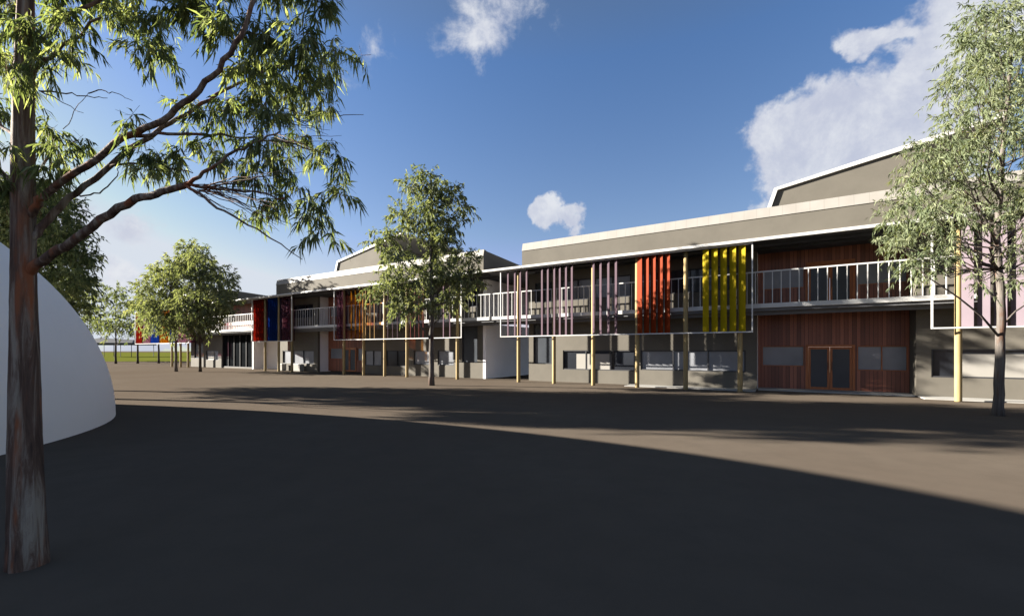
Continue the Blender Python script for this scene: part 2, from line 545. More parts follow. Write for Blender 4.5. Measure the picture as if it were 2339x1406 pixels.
def school(name, label, org_u, ru0, ru1, blocks, entrance, monitor, balc, ends, link_roof=None):
    org = (org_u, 21.0, 0.0)
    T = thing(name, label, 'school building', W(org_u, 21.0), ROT)
    # roof body, white sheet band, eave
    prof = [(F_N, 6.32), (F_N, 7.10), (F_N + 0.10, 7.48), (34, 6.8), (34, 6.32)]
    MB().prism_u(prof, ru0, ru1).build('roof', M['render'], T, org)
    MB().prism_u([(F_N - 0.03, 7.11), (F_N + 0.07, 7.52), (F_N + 0.30, 7.51), (F_N + 0.23, 7.44), (F_N + 0.02, 7.09)], ru0, ru1).build('roof_band', M['band'], T, org)
    e0, e1 = ru0, ru1
    if link_roof:
        e0, e1 = min(e0, link_roof[0]), max(e1, link_roof[1])
        a, b = link_roof
        MB().box(a, b, F_N + 0.14, 33, Z_E + 0.005, 6.31).build('link_roof', M['slab'], T, org)
    MB().box(e0, e1, F_N - 0.06, F_N + 0.10, 6.20, 6.315).build('eave', M['white'], T, org)
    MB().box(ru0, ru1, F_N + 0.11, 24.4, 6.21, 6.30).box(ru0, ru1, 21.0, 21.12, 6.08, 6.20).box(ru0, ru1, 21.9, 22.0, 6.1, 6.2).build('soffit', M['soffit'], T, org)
    # balcony
    b0, b1 = balc
    MB().box(b0, b1, L_N + 0.1, D_N + 0.15, 3.42, Z_B).box(b0, b1, L_N + 0.35, L_N + 0.5, 3.26, 3.42).build('balcony_slab', M['slab'], T, org)
    MB().box(b0, b1, L_N, L_N + 0.09, 3.54, 3.72).build('balcony_edge', M['white'], T, org)
    rail = MB().box(b0, b1, L_N + 0.02, L_N + 0.07, 5.03, 5.085).build('railing', M['white'], T, org)
    nb = int(round((b1 - b0) / 0.315))
    bm = MB().box(-0.015, 0.015, 0.028, 0.058, 3.72, 5.03).mesh('baluster', (0, -L_N, 0))
    for i in range(nb + 1):
        o = link('baluster', bm, M['white'], rail)
        o.location = (b0 + (b1 - b0) * (i + .5) / (nb + 1) - org[0], -org[1], 0)
    # walls
    for (a, b, gops, uops, *um) in blocks:
        ops = [o['o'] for o in gops]
        cut(MB(), a, b, W_N, W_N + 0.22, 0, 3.42, ops).build('ground_wall', M['render'], T, org)
        for o in gops:
            window(T, org, o['o'], W_N, o.get('frame', 'dark'), o.get('pane', 'glass'), o.get('mull', 1), o.get('blind'))
        ops = [o['o'] for o in uops]
        cut(MB(), a, b, W_N, W_N + 0.22, Z_B, Z_E, ops).build('upper_wall', M[um[0] if um else 'render'], T, org)
        for o in uops:
            window(T, org, o['o'], W_N, o.get('frame', 'dark'), o.get('pane', 'glass'), o.get('mull', 1), o.get('blind'))
    for (u, n0, n1, zt) in ends:
        MB().box(u - 0.2, u, n0, n1, 0, 3.41).box(u - 0.2, u, n0, n1, Z_B, zt).build('end_wall', M['grey'], T, org)
    # recessed timber entrance on both floors
    if entrance:
        a, b = entrance
        MB().box(b + 0.004, b + 0.2, W_N + 0.222, D_N + 0.4, 0, 3.41).box(b + 0.004, b + 0.2, W_N + 0.222, D_N + 0.4, Z_B, Z_E).build('return_wall', M['render'], T, org)
        d0 = a + 1.84
        low = [(d0, d0 + 1.73, 0.06, 2.0), (a + 0.16, d0 - 0.05, 1.05, 1.95), (d0 + 1.80, b - 0.05, 0.92, 1.94)]
        cut(MB(), a, b, D_N, D_N + 0.2, 0.05, 3.42, low).build('timber_cladding', M['wood'], T, org)
        door(T, org, *low[0], D_N)
        window(T, org, low[1], D_N, 'door', 'pane', 1, fw=0.03)
        window(T, org, low[2], D_N, 'door', 'pane', 2, fw=0.03)
        up = [(d0, d0 + 1.73, Z_B + 0.02, 5.62), (a + 0.16, d0 - 0.05, 4.54, 5.4), (d0 + 1.80, b - 0.05, 4.50, 5.4)]
        cut(MB(), a, b, D_N, D_N + 0.2, Z_B, Z_E, up).build('timber_cladding', M['wood'], T, org)
        door(T, org, *up[0], D_N)
        window(T, org, up[1], D_N, 'door', 'pane', 1, fw=0.03)
        window(T, org, up[2], D_N, 'door', 'pane', 1, fw=0.03)
    # roof monitor: sloping top, white trim, dark clerestory at its high end
    if monitor:
        m0, m1 = monitor
        prof = [(m0, 7.0), (m0 + 0.0, 7.2), (m0 + 0.62, 9.08), (m1, 9.98), (m1, 7.0)]
        rm = MB().prism_n(prof, 23.5, 31.0).build('roof_monitor', M['render'], T, org)
        tr = MB()
        t = 0.16
        tr.prism_n([(m0 - t, 7.2), (m0 + 0.62 - t * 0.8, 9.08 + t * 0.7), (m0 + 0.62, 9.08), (m0, 7.2)], 23.4, 31.05)
        tr.prism_n([(m0 + 0.62 - t * 0.8, 9.08 + t * 0.7), (m1 + 2.3, 10.44 + t), (m1 + 2.3, 10.44), (m1 + 0.02, 9.985), (m0 + 0.62, 9.085)], 23.4, 31.05)
        tr.build('trim', M['white'], rm, org)
        MB().box(m1 + 0.005, m1 + 0.05, 23.62, 30.9, 7.9, 9.75).build('clerestory_window', M['black'], rm, org)
        MB().box(m1 + 0.06, m1 + 2.2, 23.7, 30.9, 6.9, 8.0).build('lower_roof', M['render'], rm, org)
    return T


G = lambda *o, **k: dict(o=o, **k)
school('school_building', 'nearest two storey beige school block with timber double door entrance under a balcony',
       0.0, -11.95, 14.5,
       [(-12.6, -0.95,
         [G(-12.3, -11.1, 0.98, 3.3, pane='black'), G(-10.42, -6.35, 0.70, 1.76, mull=3, blind=(-9.62, -7.65, 0.75, 1.57)), G(-6.1, -1.4, 0.77, 1.76, mull=3, pane='pane')],
         [G(-12.2, -11.0, 4.5, 5.65), G(-10.5, -6.6, 4.52, 5.65, mull=4, pane='pane'), G(-6.1, -1.4, 4.52, 5.65, mull=4, pane='glass')]),
        (4.35, 14.4,
         [G(4.78, 8.9, 0.75, 1.80, mull=1, blind=(5.55, 8.8, 0.80, 1.62))],
         [G(6.4, 9.6, 4.52, 5.65, mull=3)])],
       (-0.95, 4.35), (-0.80, 4.85), (-12.6, 14.4), [(-0.952, W_N + 0.222, D_N + 0.21, Z_E)])
school('school_building', 'two storey beige school block behind the slender young tree, middle one of the row',
       -26.0, -35.3, -14.5,
       [(-38.0, -32.58,
         [G(-37.6, -33.1, 0.62, 1.76, mull=3, pane='pane')], [G(-36.6, -33.2, 4.52, 5.65, mull=3)]),
        (-27.0, -15.7,
         [G(-26.85, -25.0, 0.62, 1.76, pane='pane', mull=2), G(-24.6, -22.3, 0.62, 1.76, mull=2), G(-21.8, -20.1, 0.77, 1.76, mull=1, pane='pane'),
          G(-19.6, -18.2, 0.77, 1.76, pane='pane'), G(-17.55, -16.3, 0.98, 3.3, pane='black')],
         [G(-26.5, -23.0, 4.52, 5.65, mull=3, pane='pane'), G(-22.0, -18.5, 4.52, 5.65, mull=3, pane='pane'), G(-17.6, -16.2, 4.5, 5.65)])],
       (-32.58, -27.0), (-32.1, -26.45), (-38.0, -12.62), [(-15.68, W_N - 0.002, 33, Z_E), (-32.582, W_N + 0.222, D_N + 0.21, Z_E)], (-14.5, -12.0))
school('school_building', 'farthest school block of the row, dark and low behind the paired trees',
       -48.0, -55.0, -44.2,
       [(-55.0, -48.4, [G(-54.2, -52.2, 0.9, 3.2, pane='black'), G(-51.6, -49.0, 0.75, 1.76, pane='pane', blind=(-51.2, -50.0, 0.8, 1.6))], [G(-53.8, -50.0, 4.52, 5.65, mull=3)]),
        (-48.4, -42.4, [G(-48.2, -42.6, 0.12, 3.3, mull=5, pane='void')], [G(-48.0, -45.6, 4.5, 5.65, pane='void', mull=2)], 'wood')],
       None, None, (-55.0, -38.0), [(-42.38, W_N - 0.002, 33, Z_E)], (-44.2, -35.3))

# link wall between the far and the middle block
o = MB().box(-42.3, -38.02, 23.6, 23.8, 0, 3.40).build('garden_wall', M['grey'], None, (-40, 23.6, 0))
o.location = W(-40, 23.6)
o.rotation_euler = (0, 0, ROT)
tag(o, 'plain lilac grey wall closing the gap behind the blue louvres', 'wall')


# low pale boxes standing against the far end of the middle block
for i, (u, wd, lab) in enumerate(((-36.95, 0.5, 'small pale storage box under the window, left of the wider one'), (-34.6, 0.95, 'wider pale storage box under the window by the far wall end'))):
    org = (u, 21.9, 0)
    T = thing('storage_box', lab, 'box', W(u, 21.9), ROT, 'boxes under the windows')
    MB().box(u - wd / 2, u + wd / 2, 21.7, 22.1, 0.04, 0.56).box(u - wd / 2 + .04, u + wd / 2 - .04, 21.74, 22.06, 0, 0.04).build('body', M['blind'], T, org)
    MB().box(u - wd / 2 - .02, u + wd / 2 + .02, 21.68, 22.12, 0.56, 0.61).build('lid', M['white'], T, org)


# ---------------------------------------------------------------- louvre screens on timber poles
def screen(label, u0, u1, posts, fins, z0=2.52, z1=6.16):
    """a white frame on timber poles; fins are (u, colour, turn from square in degrees, width)"""
    N0, NF = 20.75, 20.58
    k = NF / N0
    org = ((u0 + u1) / 2, N0, 0)
    T = thing('louvre_screen', label, 'louvre screen', W(org[0], N0), ROT, 'coloured louvre screens along the school front')
    t = 0.025
    f = MB()
    u0, u1 = u0 * k, u1 * k
    f.box(u0, u1, NF - 0.10, NF - 0.05, z0 - t, z0 + t).box(u0, u1, NF - 0.10, NF - 0.05, z1 - t, z1 + t)
    f.box(u0 - t, u0 + t, NF - 0.102, NF - 0.048, z0 - t, z1 + t).box(u1 - t, u1 + t, NF - 0.102, NF - 0.048, z0 - t, z1 + t)
    f.build('frame', M['white'], T, org)
    pm = MB().tube([(0, 0, 0), (0, 0, 0.03), (0, 0, 2.5), (0, 0, 4.5), (0, 0, 6.19)], [0.095, 0.10, 0.098, 0.095, 0.09], 14).mesh('post')
    for pu in posts:
        o = link('post', pm, M['post'], T, (pu - org[0], 0.05, 0), smooth=True)
        o.rotation_euler = (0, 0, pu * 7.3)
    cache = {}
    for fu, mat, deg, w in fins:
        key = (mat, deg, w)
        if key not in cache:
            fa = math.radians(deg)
            dx, dy = -math.sin(fa), math.cos(fa)
            px, py = dy * 0.015, -dx * 0.015
            vs = []
            for z in (z0 + 0.03, z1 - 0.03):
                for (q, e) in ((0, -1), (w, -1), (w, 1), (0, 1)):
                    vs.append((dx * q + px * e, NF - N0 - 0.03 + dy * q + py * e, z))
            cache[key] = MB().add(vs, [(0, 3, 2, 1), (4, 5, 6, 7), (0, 1, 5, 4), (1, 2, 6, 5), (2, 3, 7, 6), (3, 0, 4, 7)]).mesh('louvre_blade')
        link('louvre_blade', cache[key], M[mat], T, (fu * k - org[0], 0, 0))
    return T


def run(a, b, n, m, deg=60, w=0.29):
    return [(a + (b - a) * i / (n - 1), m, deg, w) for i in range(n)]


screen('long white framed screen with mauve, orange red and yellow louvres', -13.5, -1.05,
       [-12.40, -10.23, -8.05, -5.85, -3.68, -1.51],
       [(q, 'mauve', 60, 0.15) for q in (-13.0, -12.55, -12.2, -11.8, -10.85, -10.5, -10.12, -9.8, -9.45, -9.12, -7.95, -7.58, -7.18, -6.8)]
       + run(-5.60, -4.34, 5, 'red') + run(-2.72, -1.30, 5, 'yellow'))
screen('white framed screen with wide pale pink louvres behind the right hand tree', 4.45, 11.4, [5.14, 7.32, 9.5, 11.2],
       run(5.50, 7.06, 5, 'pink', 60, 0.30) + run(8.2, 9.76, 5, 'pink', 60, 0.30))
screen('white framed screen of mixed dark louvres behind the slender young tree', -28.22, -16.31, [-27.27, -25.13, -23.0, -20.91, -18.8, -16.71],
       run(-28.0, -27.4, 3, 'mauve_film', 24.8, 0.8) + run(-26.4, -25.5, 3, 'orange_film', 40, 0.35) + run(-24.8, -23.9, 3, 'orange', 60, 0.2) + run(-22.6, -21.7, 3, 'mauve', 50, 0.25)
       + run(-20.5, -19.4, 4, 'crimson', 50, 0.22) + run(-17.7, -17.2, 2, 'mauve', 50, 0.3))
screen('short screen of packed red, blue and mauve louvres left of the middle block', -39.52, -33.57, [-37.65, -35.61, -33.75],
       run(-39.4, -38.0, 5, 'crimson_film', 24.8, 0.8) + run(-37.1, -35.9, 5, 'blue_film', 24.8, 0.8) + run(-35.2, -34.1, 4, 'mauve_film', 24.8, 0.8))
screen('farthest louvre screen, red, blue, orange and mauve panels standing free before the lawn', -65.1, -51.42, [-55.66, -53.59, -51.9],
       run(-65.0, -63.7, 5, 'crimson_film', 24.8, 0.8) + run(-63.0, -61.6, 4, 'mauve_film', 24.8, 0.8) + run(-60.9, -59.1, 6, 'blue_film', 24.8, 0.8) + run(-58.5, -56.9, 5, 'orange_film', 24.8, 0.8)
       + run(-55.9, -54.7, 4, 'blue_film', 24.8, 0.8) + run(-54.4, -51.6, 8, 'mauve_film', 24.8, 0.8))


# ---------------------------------------------------------------- trees
def leaf_mesh(name, P, D, L, Wd, tint, rng, bend=0.25, org=(0, 0, 0)):
    """lens-shaped leaves: points P, directions D, lengths L, widths Wd"""
    n = len(P)
    D = D / np.linalg.norm(D, axis=1, keepdims=True)
    S = rng.normal(size=(n, 3))
    S -= D * (S * D).sum(1, keepdims=True)
    S /= np.linalg.norm(S, axis=1, keepdims=True)
    Nn = np.cross(D, S)
    L = L[:, None]
    Wd = Wd[:, None]
    mid = P + D * L * 0.45 + Nn * L * bend * 0.25
    tip = P + D * L + np.array([[0, 0, -1.0]]) * L * bend
    V = np.stack([P, mid + S * Wd * 0.5, tip, mid - S * Wd * 0.5], axis=1).reshape(-1, 3) - np.array(org)
    me = bpy.data.meshes.new(name)
    me.vertices.add(4 * n)
    me.vertices.foreach_set('co', V.astype(np.float32).ravel())
    me.loops.add(4 * n)
    me.loops.foreach_set('vertex_index', np.arange(4 * n, dtype=np.int32))
    me.polygons.add(n)
    me.polygons.foreach_set('loop_start', np.arange(0, 4 * n, 4, dtype=np.int32))
    me.polygons.foreach_set('loop_total', np.full(n, 4, dtype=np.int32))
    at_ = me.attributes.new('tint', 'FLOAT', 'POINT')
    at_.data.foreach_set('value', np.repeat(np.clip(tint, 0, 1), 4).astype(np.float32))
    me.update(calc_edges=True)
    return me


def sprays(blobs, rng, per_m2, twig_len, leaves, L, Wd, droop, mb=None, twig_r=0.004, out=0.8):
    """leafy twigs filling blobs (centre, radius); returns leaf arrays and adds the twigs to mb"""
    Ps, Ds, Ts = [], [], []
    for (c, r) in blobs:
        c = np.array(c)
        k = max(3, int(per_m2 * r * r))
        base_t = rng.normal(0, 0.10)
        for _ in range(k):
            v = rng.normal(size=3)
            v /= np.linalg.norm(v)
            p0 = c + v * r * rng.uniform(0.05, 0.78) * np.array([1, 1, 0.8])
            d = v * out + rng.normal(size=3) * 0.45 + np.array([0, 0, 0.12])
            d /= np.linalg.norm(d)
            ln = twig_len * rng.uniform(0.6, 1.3)
            m = max(3, int(leaves * rng.uniform(0.6, 1.3)))
            t = np.sort(rng.uniform(0.1, 1.0, m))
            pts = p0 + d * (t[:, None] * ln) + np.array([0, 0, -1.0]) * (t[:, None] ** 2) * ln * 0.45 * droop
            dd = d * 0.7 + rng.normal(size=(m, 3)) * 0.55 + np.array([0, 0, -1.0]) * droop
            tt = np.full(m, 0.5 + base_t + rng.normal(0, 0.14)) + rng.normal(0, 0.14, m)
            Ps.append(pts); Ds.append(dd); Ts.append(tt)
            if mb is not None:
                e = p0 + d * ln + np.array([0, 0, -1.0]) * ln * 0.4 * droop
                q = p0 + d * ln * 0.5 + np.array([0, 0, -1.0]) * ln * 0.11 * droop
                mb.tube([p0 - d * 0.1, q, e], [twig_r, twig_r * 0.8, twig_r * 0.4], 3, cap=False)
    P, D, T = np.concatenate(Ps), np.concatenate(Ds), np.concatenate(Ts)
    n = len(P)
    return P, D, L * rng.uniform(0.6, 1.3, n), Wd * rng.uniform(0.7, 1.3, n), T


def wob(a, b, k, amt, rng, sag=0.0):
    a, b = Vector(a), Vector(b)
    out = []
    for i in range(k + 1):
        t = i / k
        p = a.lerp(b, t)
        s = math.sin(math.pi * t)
        p += Vector(rng.normal(size=3)) * amt * s + Vector((0, 0, -sag * s))
        out.append(p)
    return out


def tree(label, Y, trunk_px, r0, blobs_px, seed, bark, leafm, limbs_px=(), spread=1.0, dens=1.0, L=0.17, Wd=0.045, droop=0.6,
         leaves=16, name='tree', group=None, lean=0.0, node=1, slope=0.75, rs=1.0, r_top=0.3, twig=0.55, cat='tree', per=16):
    """trunk and crown outlined from the photo at Y metres, with real depth"""
    rng = np.random.default_rng(seed)
    k = Y / 1000
    yb, yt = trunk_px[0][1], min(b[1] for b in blobs_px)
    dl = lambda y: lean * max(0.0, (yb - y) / (yb - yt)) ** 1.5
    tr = [at(x, y, Y + dl(y)) for x, y in trunk_px]
    base = tr[0].copy(); base.z = 0
    tr[0].z = -0.05
    T = thing(name, label, cat, base, 0, group)
    xs = [b[0] for b in blobs_px]
    cx = sum(xs) / len(xs)
    half = max(abs(b[0] - cx) + b[2] for b in blobs_px) * k
    blobs = []
    for (x, y, r) in blobs_px:
        Yl = Y + dl(y)
        p = at(x, y, Yl)
        off = (x - cx) * k
        lim = math.sqrt(max(half * half - off * off, (r * k) ** 2)) * 0.75 * spread
        copies = 2 if lim > 1.3 * r * k else 1
        for c in range(copies):
            dy = rng.uniform(-lim, lim) if copies == 1 else (rng.uniform(-lim, -0.1 * lim) if c == 0 else rng.uniform(0.1 * lim, lim))
            q = p.copy()
            s = (Yl + dy) / Yl                     # keep the outline as the crown takes depth
            q = Vector((p.x * s, Yl + dy, EYE + (p.z - EYE) * s))
            blobs.append((q, r * k * s * rs))
    mb = MB()
    m = len(tr)
    # finer trunk
    pts, rad = [], []
    for i in range(m - 1):
        for j in range(4):
            t = j / 4
            pts.append(tr[i].lerp(tr[i + 1], t) + Vector(rng.normal(size=3)) * r0 * 0.08 * (1 if i + j else 0))
            f = (i + t) / (m - 1)
            rad.append(r0 * ((1 - f) + f * r_top))
    pts.append(tr[-1]); rad.append(r0 * r_top)
    rad[0] *= 1.25
    mb.tube(pts, rad, 12)
    for (line, w0, w1) in limbs_px:
        lp = [at(x, y, Y + dl(y) + dy) for x, y, dy in line]
        mb.tube(lp, [w0 + (w1 - w0) * i / (len(lp) - 1) for i in range(len(lp))], 8)
    for (q, r) in blobs:                         # a limb from the trunk to every leaf mass
        want = q.z - slope * math.hypot(q.x - base.x, q.y - base.y) - 0.2
        cand = min(range(len(pts)), key=lambda i: abs(pts[i].z - want) + (100 if pts[i].z < (tr[node].z if m > 2 else 1.5) else 0))
        a = pts[cand]
        w = min(rad[cand] * 0.42, 0.012 + 0.026 * r)
        lp = wob(a, q, 5, 0.06 * (q - a).length * 0.6, rng, 0.05 * (q - a).length)
        mb.tube(lp, [w * (1 - 0.8 * i / 5) for i in range(6)], 6, cap=False)
        for _ in range(3):
            v = Vector(rng.normal(size=3)).normalized()
            mb.tube(wob(q.lerp(a, 0.25), q + v * r * 0.75, 3, 0.04 * r, rng), [w * 0.35, w * 0.3, w * 0.2, w * 0.1], 4, cap=False)
    P, D, LL, WW, TT = sprays([(tuple(q), r) for q, r in blobs], rng, per * dens, twig, leaves, L, Wd, droop)
    link('crown', leaf_mesh('crown', P, D, LL, WW, TT, rng, org=tuple(base)), leafm, T)
    mb.build('trunk', bark, T, tuple(base), smooth=True)
    return T


# slender young tree in the middle of the court
tree('slender young tree with a narrow pale green crown before the middle school block', 22.0,
     [(985, 879.6), (985, 780), (986, 700), (984, 600), (986, 500), (984, 410)], 0.14,
     [(965, 402, 32), (992, 425, 42), (935, 425, 22), (1038, 440, 30), (1055, 470, 20), (985, 470, 60), (915, 490, 40), (945, 520, 40), (1015, 520, 55), (1000, 560, 45),
      (885, 545, 32), (862, 548, 20), (905, 585, 42), (1060, 588, 34), (1090, 600, 18), (1030, 625, 52), (1075, 640, 36), (960, 630, 52), (1000, 600, 40), (900, 640, 42),
      (925, 680, 42), (865, 665, 28), (845, 672, 18), (915, 705, 26), (1050, 672, 38), (1020, 690, 34), (960, 690, 36)],
     11, M['bark_pale'], M['leaf_mid'],
     [([(985, 778, 0), (962, 745, -0.3), (942, 712, -0.6)], 0.055, 0.03), ([(986, 745, 0), (1012, 715, 0.3), (1045, 690, 0.6)], 0.05, 0.02)], per=76, dens=1.0, L=0.20, Wd=0.060, lean=-1.7, spread=0.35, node=2, rs=0.93)

# tree by the right edge
tree('tall pale leaved tree with a leaning bare trunk before the pink louvres', 11.82,
     [(2280, 948), (2283, 850), (2287, 740), (2284, 640), (2277, 540), (2285, 420), (2300, 250), (2310, 100)], 0.115,
     [(2190, 170, 45), (2255, 175, 60), (2160, 215, 30), (2230, 240, 55), (2300, 220, 60), (2180, 265, 35), (2165, 300, 30), (2265, 300, 55), (2320, 300, 60), (2130, 345, 45), (2085, 360, 35),
      (2200, 345, 50), (2250, 380, 50), (2140, 400, 55), (2080, 405, 35), (2200, 430, 55), (2060, 460, 40), (2110, 470, 50), (2170, 490, 50), (2310, 440, 50), (2040, 505, 35), (2095, 525, 42),
      (2150, 545, 34), (2050, 560, 32), (2025, 558, 22), (2105, 590, 36), (2075, 615, 26), (2150, 610, 28), (2190, 560, 28), (2240, 500, 34), (2325, 640, 30), (2310, 560, 30), (2235, 640, 24), (2330, 500, 34),
      (2220, 110, 60), (2300, 120, 70), (2380, 200, 80), (2400, 320, 80), (2390, 450, 70), (2400, 580, 60), (2280, 40, 60), (2370, 80, 80), (2230, 50, 50)],
     23, M['bark_pale'], M['leaf_pale'],
     [([(2283, 770, 0), (2240, 720, -0.2), (2190, 680, -0.4), (2130, 640, -0.5), (2090, 610, -0.6)], 0.032, 0.010),
      ([(2284, 690, 0), (2240, 650, 0.2), (2190, 590, 0.4), (2150, 560, 0.5)], 0.03, 0.010),
      ([(2287, 745, 0), (2320, 710, 0.2), (2380, 670, 0.3)], 0.03, 0.01),
      ([(2277, 560, 0), (2250, 500, -0.3), (2200, 430, -0.5)], 0.035, 0.01)], per=105, node=3, slope=0.4, rs=0.9, L=0.13, Wd=0.026, droop=0.75, twig=0.42, leaves=17)

# the pair far left
tree('broad tree with pale sunlit leaves left in the pair before the far louvres', 36.5,
     [(402, 848), (401, 780), (398, 730), (392, 680), (388, 630)], 0.11,
     [(330, 650, 24), (345, 690, 34), (325, 700, 26), (350, 730, 30), (385, 650, 40), (400, 610, 34), (380, 710, 40), (400, 745, 32), (360, 625, 26), (420, 690, 36), (345, 755, 16)],
     31, M['bark_pale'], M['leaf_mid'], per=26, L=0.30, Wd=0.085, twig=0.75, leaves=16)
tree('taller fuller tree right in the pair, crown over the far balcony', 36.0,
     [(457, 848), (456, 790), (452, 740), (450, 680), (445, 600)], 0.11,
     [(435, 568, 26), (455, 590, 34), (425, 600, 32), (480, 620, 36), (450, 640, 46), (500, 650, 32), (520, 640, 22), (480, 680, 42), (515, 685, 28), (430, 680, 36), (455, 720, 38), (495, 715, 28), (470, 745, 26), (430, 740, 24), (530, 690, 14)],
     37, M['bark_dark'], M['leaf_mid'], per=26, L=0.30, Wd=0.085, twig=0.75, leaves=16)

# dark tree standing behind the dome
tree('big dark leaved tree standing behind the white dome', 20.0,
     [(40, 838), (40, 700), (35, 560), (30, 430), (30, 400)], 0.2,
     [(60, 640, 60), (110, 640, 55), (150, 600, 50), (185, 585, 34), (170, 640, 40), (190, 655, 26), (120, 540, 60), (60, 560, 70), (170, 520, 40), (130, 470, 50), (70, 470, 60), (140, 690, 40), (90, 700, 50), (180, 700, 26),
      (0, 600, 70), (0, 500, 70), (20, 440, 60), (90, 440, 44), (-40, 460, 70), (-60, 560, 70), (-60, 660, 60), (30, 680, 50)],
     41, M['bark_dark'], M['leaf_dark'], per=56, dens=1.0, L=0.21, Wd=0.065, twig=0.6, leaves=16)

# its neighbour farther left, whose shadow reaches the paving on the right
tree('tall gum standing beyond the white dome, left of the picture', 18.5,
     [(-440, 838), (-440, 600), (-440, 400), (-440, 200)], 0.22,
     [(-440, 140, 90), (-540, 220, 100), (-350, 220, 100), (-450, 260, 110), (-560, 330, 90), (-330, 330, 90), (-450, 380, 100), (-640, 260, 70), (-250, 270, 70)],
     43, M['bark_dark'], M['leaf_dark'], per=48, L=0.30, Wd=0.10, twig=0.7, leaves=16)

# thin trees at the edge of the lawn
for i, (x, Y, bl, lab) in enumerate((
    (264, 58.0, [(240, 690, 26), (262, 665, 26), (285, 690, 24), (255, 720, 28), (235, 740, 22), (280, 730, 24), (262, 750, 22), (290, 755, 16)], 'thin trunked pale tree at the lawn edge, just right of the dome'),
    (314, 59.0, [(300, 700, 22), (318, 680, 24), (335, 700, 22), (310, 730, 24), (330, 740, 20), (302, 750, 16)], 'thin trunked pale tree under the red end of the far louvre screen'),
    (362, 60.0, [(345, 700, 22), (365, 680, 24), (385, 705, 22), (360, 735, 24), (378, 745, 18)], 'thin trunked pale tree under the orange panels of the far louvre screen'),
    (205, 66.0, [(195, 700, 26), (215, 680, 24), (210, 725, 26), (185, 735, 24), (225, 745, 20), (200, 655, 24), (165, 690, 26), (170, 640, 24)], 'loose dark tree at the lawn edge, half hidden by the dome'),
    (120, 72.0, [(120, 690, 40), (90, 720, 40), (140, 730, 34), (110, 650, 36)], 'round tree at the lawn edge hidden behind the dome'))):
    tree(lab, Y, [(x, 800 + 1750 / Y), (x, 790), (x, 770), (x, 700)], 0.13, bl, 50 + i, M['bark_dark'], M['leaf_pale'] if i < 3 else M['leaf_mid'],
         per=7, L=0.42, Wd=0.13, twig=1.1, leaves=13, group='trees along the lawn edge')


